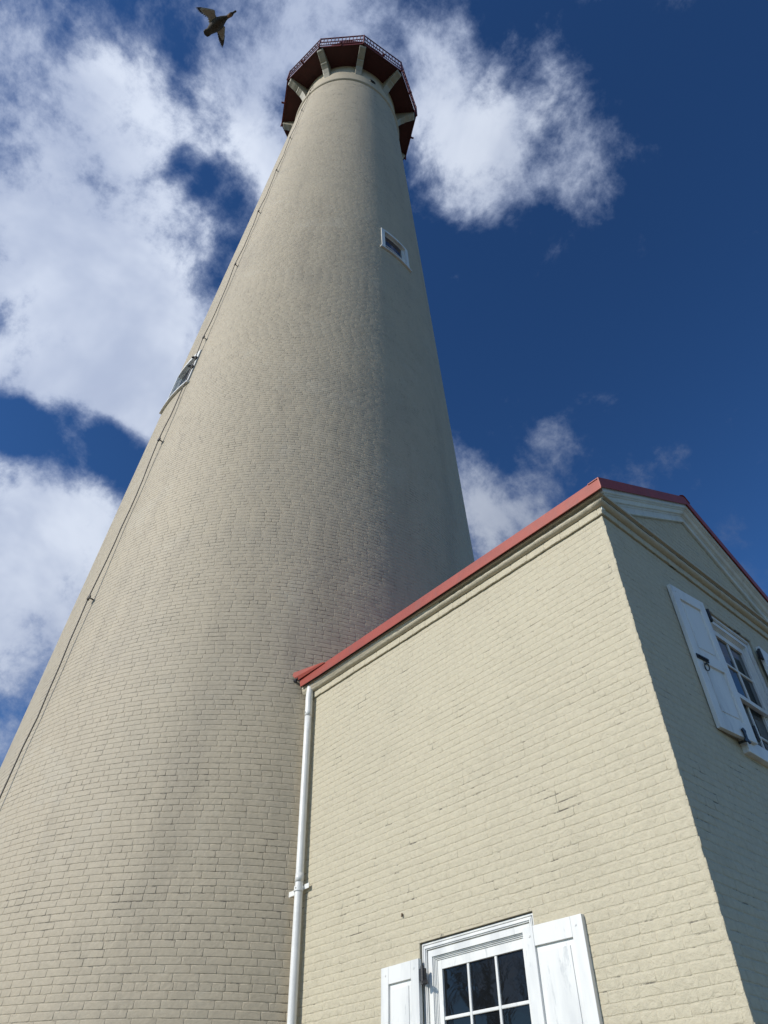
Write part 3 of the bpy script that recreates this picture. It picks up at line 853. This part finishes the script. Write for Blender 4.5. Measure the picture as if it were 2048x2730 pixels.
# ------------------------------------------------------------------ panelled shutters
def shutter(mp, uh, of, ue, oe, v0, v1, label, bolt=None, hinge=True):
    """uh, of: hinge edge and its stand-off; ue, oe: free edge and its stand-off (front faces)"""
    wd = math.hypot(ue - uh, oe - of); du, do = (ue - uh) / wd, (oe - of) / wd
    sg = 1 if ue > uh else -1
    T = .034
    def sm(s_, v, t): return mp(uh + du * s_, v, of + do * s_ + t - 0.0)
    def bx(m_, s0, s1, a, b, t0, t1): m_.box(sm, s0, s1, a, b, t0, t1)
    st_w, rl = .088, .118
    m_ = MB(); bx(m_, st_w - .004, wd - st_w + .004, v0 + .02, v1 - .02, -T + .004, -.020)
    root = m_.build('shutter', 'white_wood', house, label=label)
    for s0, s1 in ((0, st_w), (wd - st_w, wd)):
        m_ = MB(); bx(m_, s0, s1, v0, v1, -T, 0); m_.build('stile', 'white_wood', root, bevel=.003)
    vm = v0 + (v1 - v0) * .44
    for a, b in ((v0, v0 + rl + .02), (vm, vm + rl), (v1 - rl, v1)):
        m_ = MB(); bx(m_, st_w + .0012, wd - st_w - .0012, a, b, -T, -.001); m_.build('rail', 'white_wood', root, bevel=.002)
    for a, b in ((v0 + rl + .02, vm), (vm + rl, v1 - rl)):
        m_ = MB(); i_ = .036
        lo, hi = -.019, -.009
        s0, s1 = st_w, wd - st_w
        o_ = [(s0, a), (s1, a), (s1, b), (s0, b)]; n_ = [(s0 + i_, a + i_), (s1 - i_, a + i_), (s1 - i_, b - i_), (s0 + i_, b - i_)]
        m2 = [(s0 + i_ + .002, a + i_ + .002), (s1 - i_ - .002, a + i_ + .002), (s1 - i_ - .002, b - i_ - .002), (s0 + i_ + .002, b - i_ - .002)]
        m_.sweep([[sm(x, y, lo) for x, y in o_], [sm(x, y, lo + .004) for x, y in n_], [sm(x, y, hi) for x, y in m2]], closed=True)
        m_.build('panel', 'white_wood', root)
    for s_, v in ((st_w * .5 if False else st_w * .62, v1 - .055), (wd - st_w * .62, v1 - .055), (st_w * .62, vm + .05), (wd - st_w * .62, vm + .05)):
        m_ = MB(); m_.tube([sm(s_, v, -.002), sm(s_, v, .0035)], .0085, 8); m_.build('peg', 'white_wood', root)
    for v in ((v1 - .10, v0 + .12) if hinge else ()):        # strap hinge
        m_ = MB(); bx(m_, -.055, .004, v - .045, v + .03, -T + .004, -.006); hh = m_.build('hinge', 'black_iron', root)
        m_ = MB(); m_.tube([sm(-.040, v - .075, -.004), sm(-.040, v + .045, -.004)], .013, 8)
        m_.tube([sm(-.040, v - .060, -.004), sm(-.075, v - .060, -.02)], .016, 6); m_.build('hinge_pin', 'black_iron', hh)
    if bolt:
        sb, vb = bolt
        m_ = MB(); bx(m_, wd - .165, wd - .012, vb - .022, vb + .018, .001, .010)
        bx(m_, wd - .15, wd - .03, vb - .010, vb + .006, .010, .02); m_.build('bolt', 'black_iron', root, bevel=.002)
        m_ = MB(); c_ = vb - .085
        ring = [sm(wd - .095 + .030 * math.cos(t), c_ + .030 * math.sin(t), .012 + .008 * math.sin(t)) for t in np.linspace(0, 2 * PI, 17)]
        m_.tube(ring, .0045, 6, cap=False); m_.tube([sm(wd - .095, c_ + .03, 0), sm(wd - .095, c_ + .03, .02)], .008, 6)
        m_.build('ring_pull', 'black_iron', root)
        # shutter dog at the foot
        m_ = MB(); sc = wd - .30
        blob = [(-.012, .035), (-.022, .055), (0, .072), (.022, .055), (.012, .035), (.012, .0), (.035, -.02), (.020, -.034), (0, -.02), (-.020, -.034), (-.035, -.02), (-.012, .0)]
        m_.sweep([[sm(sc + x * 1.2, v0 - .005 + y * 1.2, .004) for x, y in blob], [sm(sc + x * 1.2, v0 - .005 + y * 1.2, .014) for x, y in blob]], closed=True)
        m_.tube([sm(sc, v0 - .02, -.06), sm(sc, v0 - .02, .01)], .009, 6)
        m_.build('shutter_dog', 'black_iron', root)
    return root
shutter(mapA, -2.425, .045, -2.866, .036, 1.575, 2.928, 'white panelled shutter left of the lower window')
shutter(mapA, -1.383, .055, -.902, .036, 1.575, 2.934, 'white panelled shutter right of the lower window', hinge=False)
shutter(mapB, 1.270, .085, .800, .042, 4.145, 5.508, 'white panelled shutter with black bolt and ring pull, left of the gable window', bolt=(0, 4.775))
shutter(mapB, 2.300, .070, 2.780, .042, 4.145, 5.508, 'white panelled shutter cut off by the right edge of the photo')

# rusty nail and small hook in the wall, spalled patch
mb = MB(); mb.tube([(-2.635, .0, 3.27), (-2.633, -.018, 3.266)], .005, 6); mb.tube([(-2.635, -.012, 3.280), (-2.635, -.016, 3.256)], .007, 6)
mb.build('nail', 'rust', house)

# ------------------------------------------------------------------ downspout in the corner
PZ0, PZ1 = 0.15, 6.02
def px(z): return -3.995 - (z - 2.7) * (.160 / 3.25)
dsp = thing('downspout', (px(0), -.065, 0), 'long round white downspout standing in the corner between tower and house', 'downspout')
mb = MB(); R_ = .040
pts = [(px(z), -.068, z) for z in np.arange(PZ0, 5.62, .35)] + [(px(5.66), -.068, 5.66)]
mb.tube(pts, [R_ * (1 + rnd.uniform(-.01, .01)) for _ in pts], 20); mb.build('pipe', 'white_pipe', dsp, smooth=True)
mb = MB()
zz = [5.61, 5.66, 5.74, 5.82, 5.90, 5.95, 5.985, 6.03]
mb.tube([(px(z), -.068 + (0.004 if z > 5.9 else 0), z) for z in zz], [.0425, .0425, .0415, .042, .0415, .040, .036, .030], 20)
mb.build('outlet', 'white_pipe', dsp, smooth=True)
mb = MB(); mb.tube([(px(5.655), -.1085, 5.655), (px(5.655), -.1125, 5.655)], .006, 8); mb.build('screw', 'black_iron', dsp)
def strap(z):
    m_ = MB(); st = []
    x0 = px(z)
    for t in np.linspace(-.15 * PI, 1.15 * PI, 17):
        st.append([(x0 + .0475 * math.cos(t), -.068 - .0475 * math.sin(t), z - .022), (x0 + .0475 * math.cos(t), -.068 - .0475 * math.sin(t), z + .022)])
    m_.sweep(st)
    m_.box(mapA, x0 + .030, x0 + .115, z - .004, z + .040, .030, .036); m_.box(mapA, x0 - .125, x0 - .036, z - .052, z - .006, .088, .094)
    cl = m_.build('strap', 'white_pipe', dsp)
    m_ = MB(); m_.tube([(x0 + .01, -.110, z), (x0 + .01, -.1145, z)], .008, 8); m_.build('screw', 'black_iron', cl)
strap(3.76); strap(1.2)
mb = MB(); mb.tube([(px(3.86), -.068, 3.82), (px(3.86), -.068, 3.90)], .0420, 20); mb.build('collar', 'white_pipe', dsp, smooth=True)

# ------------------------------------------------------------------ flying duck
DZ = 13.8
def sky_pt(x, y, dz=0.0):
    """a pixel of the duck close-up (480..680 x 0..150 of the photo) on the level at which it flies"""
    X, Y = 480 + x * .12055, y * .12055
    v = RC.T @ np.array([(X - W_PX / 2) / F_PX, (Y - H_PX / 2) / F_PX, 1.0])
    t = (DZ - CAM[2]) / v[2]
    return Vector(CAM + v * t) + Vector((0, 0, dz))
c0 = sky_pt(800, 560)
duck = thing('duck', c0, 'dark duck flying overhead with spread wings and outstretched neck, left of the tower top', 'duck')
axis = [(545, 765, 20, .3), (560, 750, 66, .25), (600, 722, 76, .35), (645, 690, 70, .6), (700, 640, 92, .9), (760, 590, 112, 1), (820, 540, 118, 1), (885, 482, 108, 1), (945, 432, 80, 1),
        (1000, 398, 52, 1), (1045, 375, 36, 1), (1085, 348, 38, 1), (1120, 325, 44, 1), (1150, 302, 38, .9), (1175, 283, 22, .7), (1205, 262, 20, .5), (1228, 248, 22, .3), (1246, 236, 10, .3)]
mpx = (sky_pt(900, 500) - sky_pt(800, 500)).length / 100
def loft(ax, name, mat, parent, dz=0.0, n=14):
    st = []
    for i, (x, y, r_, fl) in enumerate(ax):
        p = sky_pt(x, y, dz); q = sky_pt(*ax[min(i + 1, len(ax) - 1)][:2], dz) - sky_pt(*ax[max(i - 1, 0)][:2], dz)
        q.z = 0; q.normalize(); sd = Vector((-q.y, q.x, 0))
        st.append([p + sd * math.cos(t) * r_ * mpx + Vector((0, 0, 1)) * math.sin(t) * r_ * mpx * fl for t in [2 * PI * k_ / n for k_ in range(n)]])
    m_ = MB(); m_.sweep(st, closed=True)
    for s_ in range(len(st) - 1):
        b = s_ * n; m_.f.append((b + n - 1, b, b + n, b + 2 * n - 1)) if False else None
    return m_.build(name, mat, parent, smooth=True)
loft(axis, 'body', 'duck_body', duck)
loft([(1060, 362, 20, 1), (1090, 344, 34, 1), (1125, 322, 38, 1), (1150, 303, 20, 1)], 'cheek', 'duck_rust', duck, dz=-.012)
def slab(poly, name, mat, dz=0.0, rise=0.0, ref=(800, 560), th_=.012, parent=duck):
    """flat feather piece that rises towards the wing tip"""
    P = []
    for x, y in poly:
        dd = math.hypot(x - ref[0], y - ref[1]) * mpx
        P.append(sky_pt(x, y, dz + rise * dd))
    m_ = MB(); n = len(P)
    c_ = sum(P, Vector()) / n
    up = Vector((0, 0, th_))
    Q = [c_.lerp(p, .80) - up for p in P]
    m_.sweep([[p + up * .35 for p in P], [p for p in P]], closed=False)
    i0 = len(m_.v); m_.v += [tuple(p) for p in P] + [tuple(q) for q in Q]
    for i in range(n): m_.f.append((i0 + i, i0 + (i + 1) % n, i0 + n + (i + 1) % n, i0 + n + i))
    m_.f.append(tuple(i0 + n + i for i in range(n)))
    m_.v += [tuple(p + up * .35) for p in P]; k0 = len(m_.v) - n; m_.f.append(tuple(k0 + i for i in range(n)))
    return m_.build(name, mat, parent)
w1 = slab([(835, 380), (800, 372), (778, 330), (765, 240), (735, 220), (660, 202), (570, 186), (470, 180), (420, 205), (500, 300), (610, 380), (640, 480), (650, 560), (740, 560)], 'wing', 'duck_light', rise=.12)
w2 = slab([(900, 600), (940, 572), (975, 580), (994, 610), (990, 700), (980, 790), (960, 880), (920, 900), (880, 800), (850, 735), (760, 700), (780, 640)], 'wing', 'duck_light', rise=.12)
def feathers(wing, roots, tips, wd, ref):
    for (rx, ry), (tx_, ty_) in zip(roots, tips):
        dx, dy = tx_ - rx, ty_ - ry; L_ = math.hypot(dx, dy); nx, ny = -dy / L_ * wd, dx / L_ * wd
        poly = [(rx + nx, ry + ny), (rx + dx * .6 + nx * 1.1, ry + dy * .6 + ny * 1.1), (tx_, ty_), (rx + dx * .6 - nx * 1.1, ry + dy * .6 - ny * 1.1), (rx - nx, ry - ny)]
        slab(poly, 'feather', 'feather', dz=.012 + rnd.uniform(-.003, .003), rise=.12, th_=.004, parent=wing)
feathers(w1, [(600, 210), (560, 215), (540, 235), (540, 250), (550, 265), (565, 280), (590, 300), (620, 330), (640, 360), (660, 400), (680, 440), (700, 480)],
         [(310, 176), (325, 205), (350, 232), (375, 262), (405, 288), (440, 318), (485, 350), (530, 378), (580, 396), (602, 450), (615, 505), (632, 555)], 17, (800, 560))
feathers(w2, [(970, 790), (955, 800), (940, 800), (925, 795), (910, 780), (895, 760), (880, 740), (860, 715), (840, 700)],
         [(925, 1092), (905, 1078), (888, 1045), (868, 1000), (852, 950), (840, 905), (830, 850), (824, 795), (815, 745)], 17, (800, 560))
tl = [(600, 640), (540, 660), (524, 695), (530, 750), (555, 788), (620, 794), (655, 770), (690, 715)]
slab(tl, 'tail', 'duck_rust', dz=.01, th_=.008)

# ------------------------------------------------------------------ bare tree behind the viewer, mirrored in the lower window
def bare_tree(loc, height, label, seed):
    rr = random.Random(seed)
    t = thing('bare_tree', loc, label, 'tree')
    tr = MB(); br = MB()
    def grow(p, dr, ln, rad, depth, mb_):
        pts = [p]; d_ = dr.copy(); n = 4
        for i in range(n):
            d_ = (d_ + Vector((rr.uniform(-.28, .28), rr.uniform(-.28, .28), rr.uniform(-.10, .22)))).normalized()
            pts.append(pts[-1] + d_ * ln / n)
        mb_.tube(pts, [rad * (1 - .5 * i / n) for i in range(n + 1)], 6 if depth < 2 else 4, cap=False)
        if depth >= 5: return
        for k_ in range(3 if depth < 4 else 2):
            q = pts[rr.choice([2, 3, 4])] if k_ else pts[-1]
            nd = (d_ + Vector((rr.uniform(-.9, .9), rr.uniform(-.9, .9), rr.uniform(-.1, .5)))).normalized()
            grow(q, nd, ln * rr.uniform(.62, .82), rad * .62, depth + 1, br)
    grow(Vector(loc), Vector((.05, 0, 1)), height * .28, .22, 0, tr)
    tr.build('trunk', 'bark', t, smooth=True); br.build('crown', 'bark', t)
bare_tree((-15.2, -15.8, 0), 9.5, 'bare winter tree seen only as a reflection in the middle pane of the lower window', 5)

for o in bpy.data.objects:
    if '_w' in o: del o['_w']
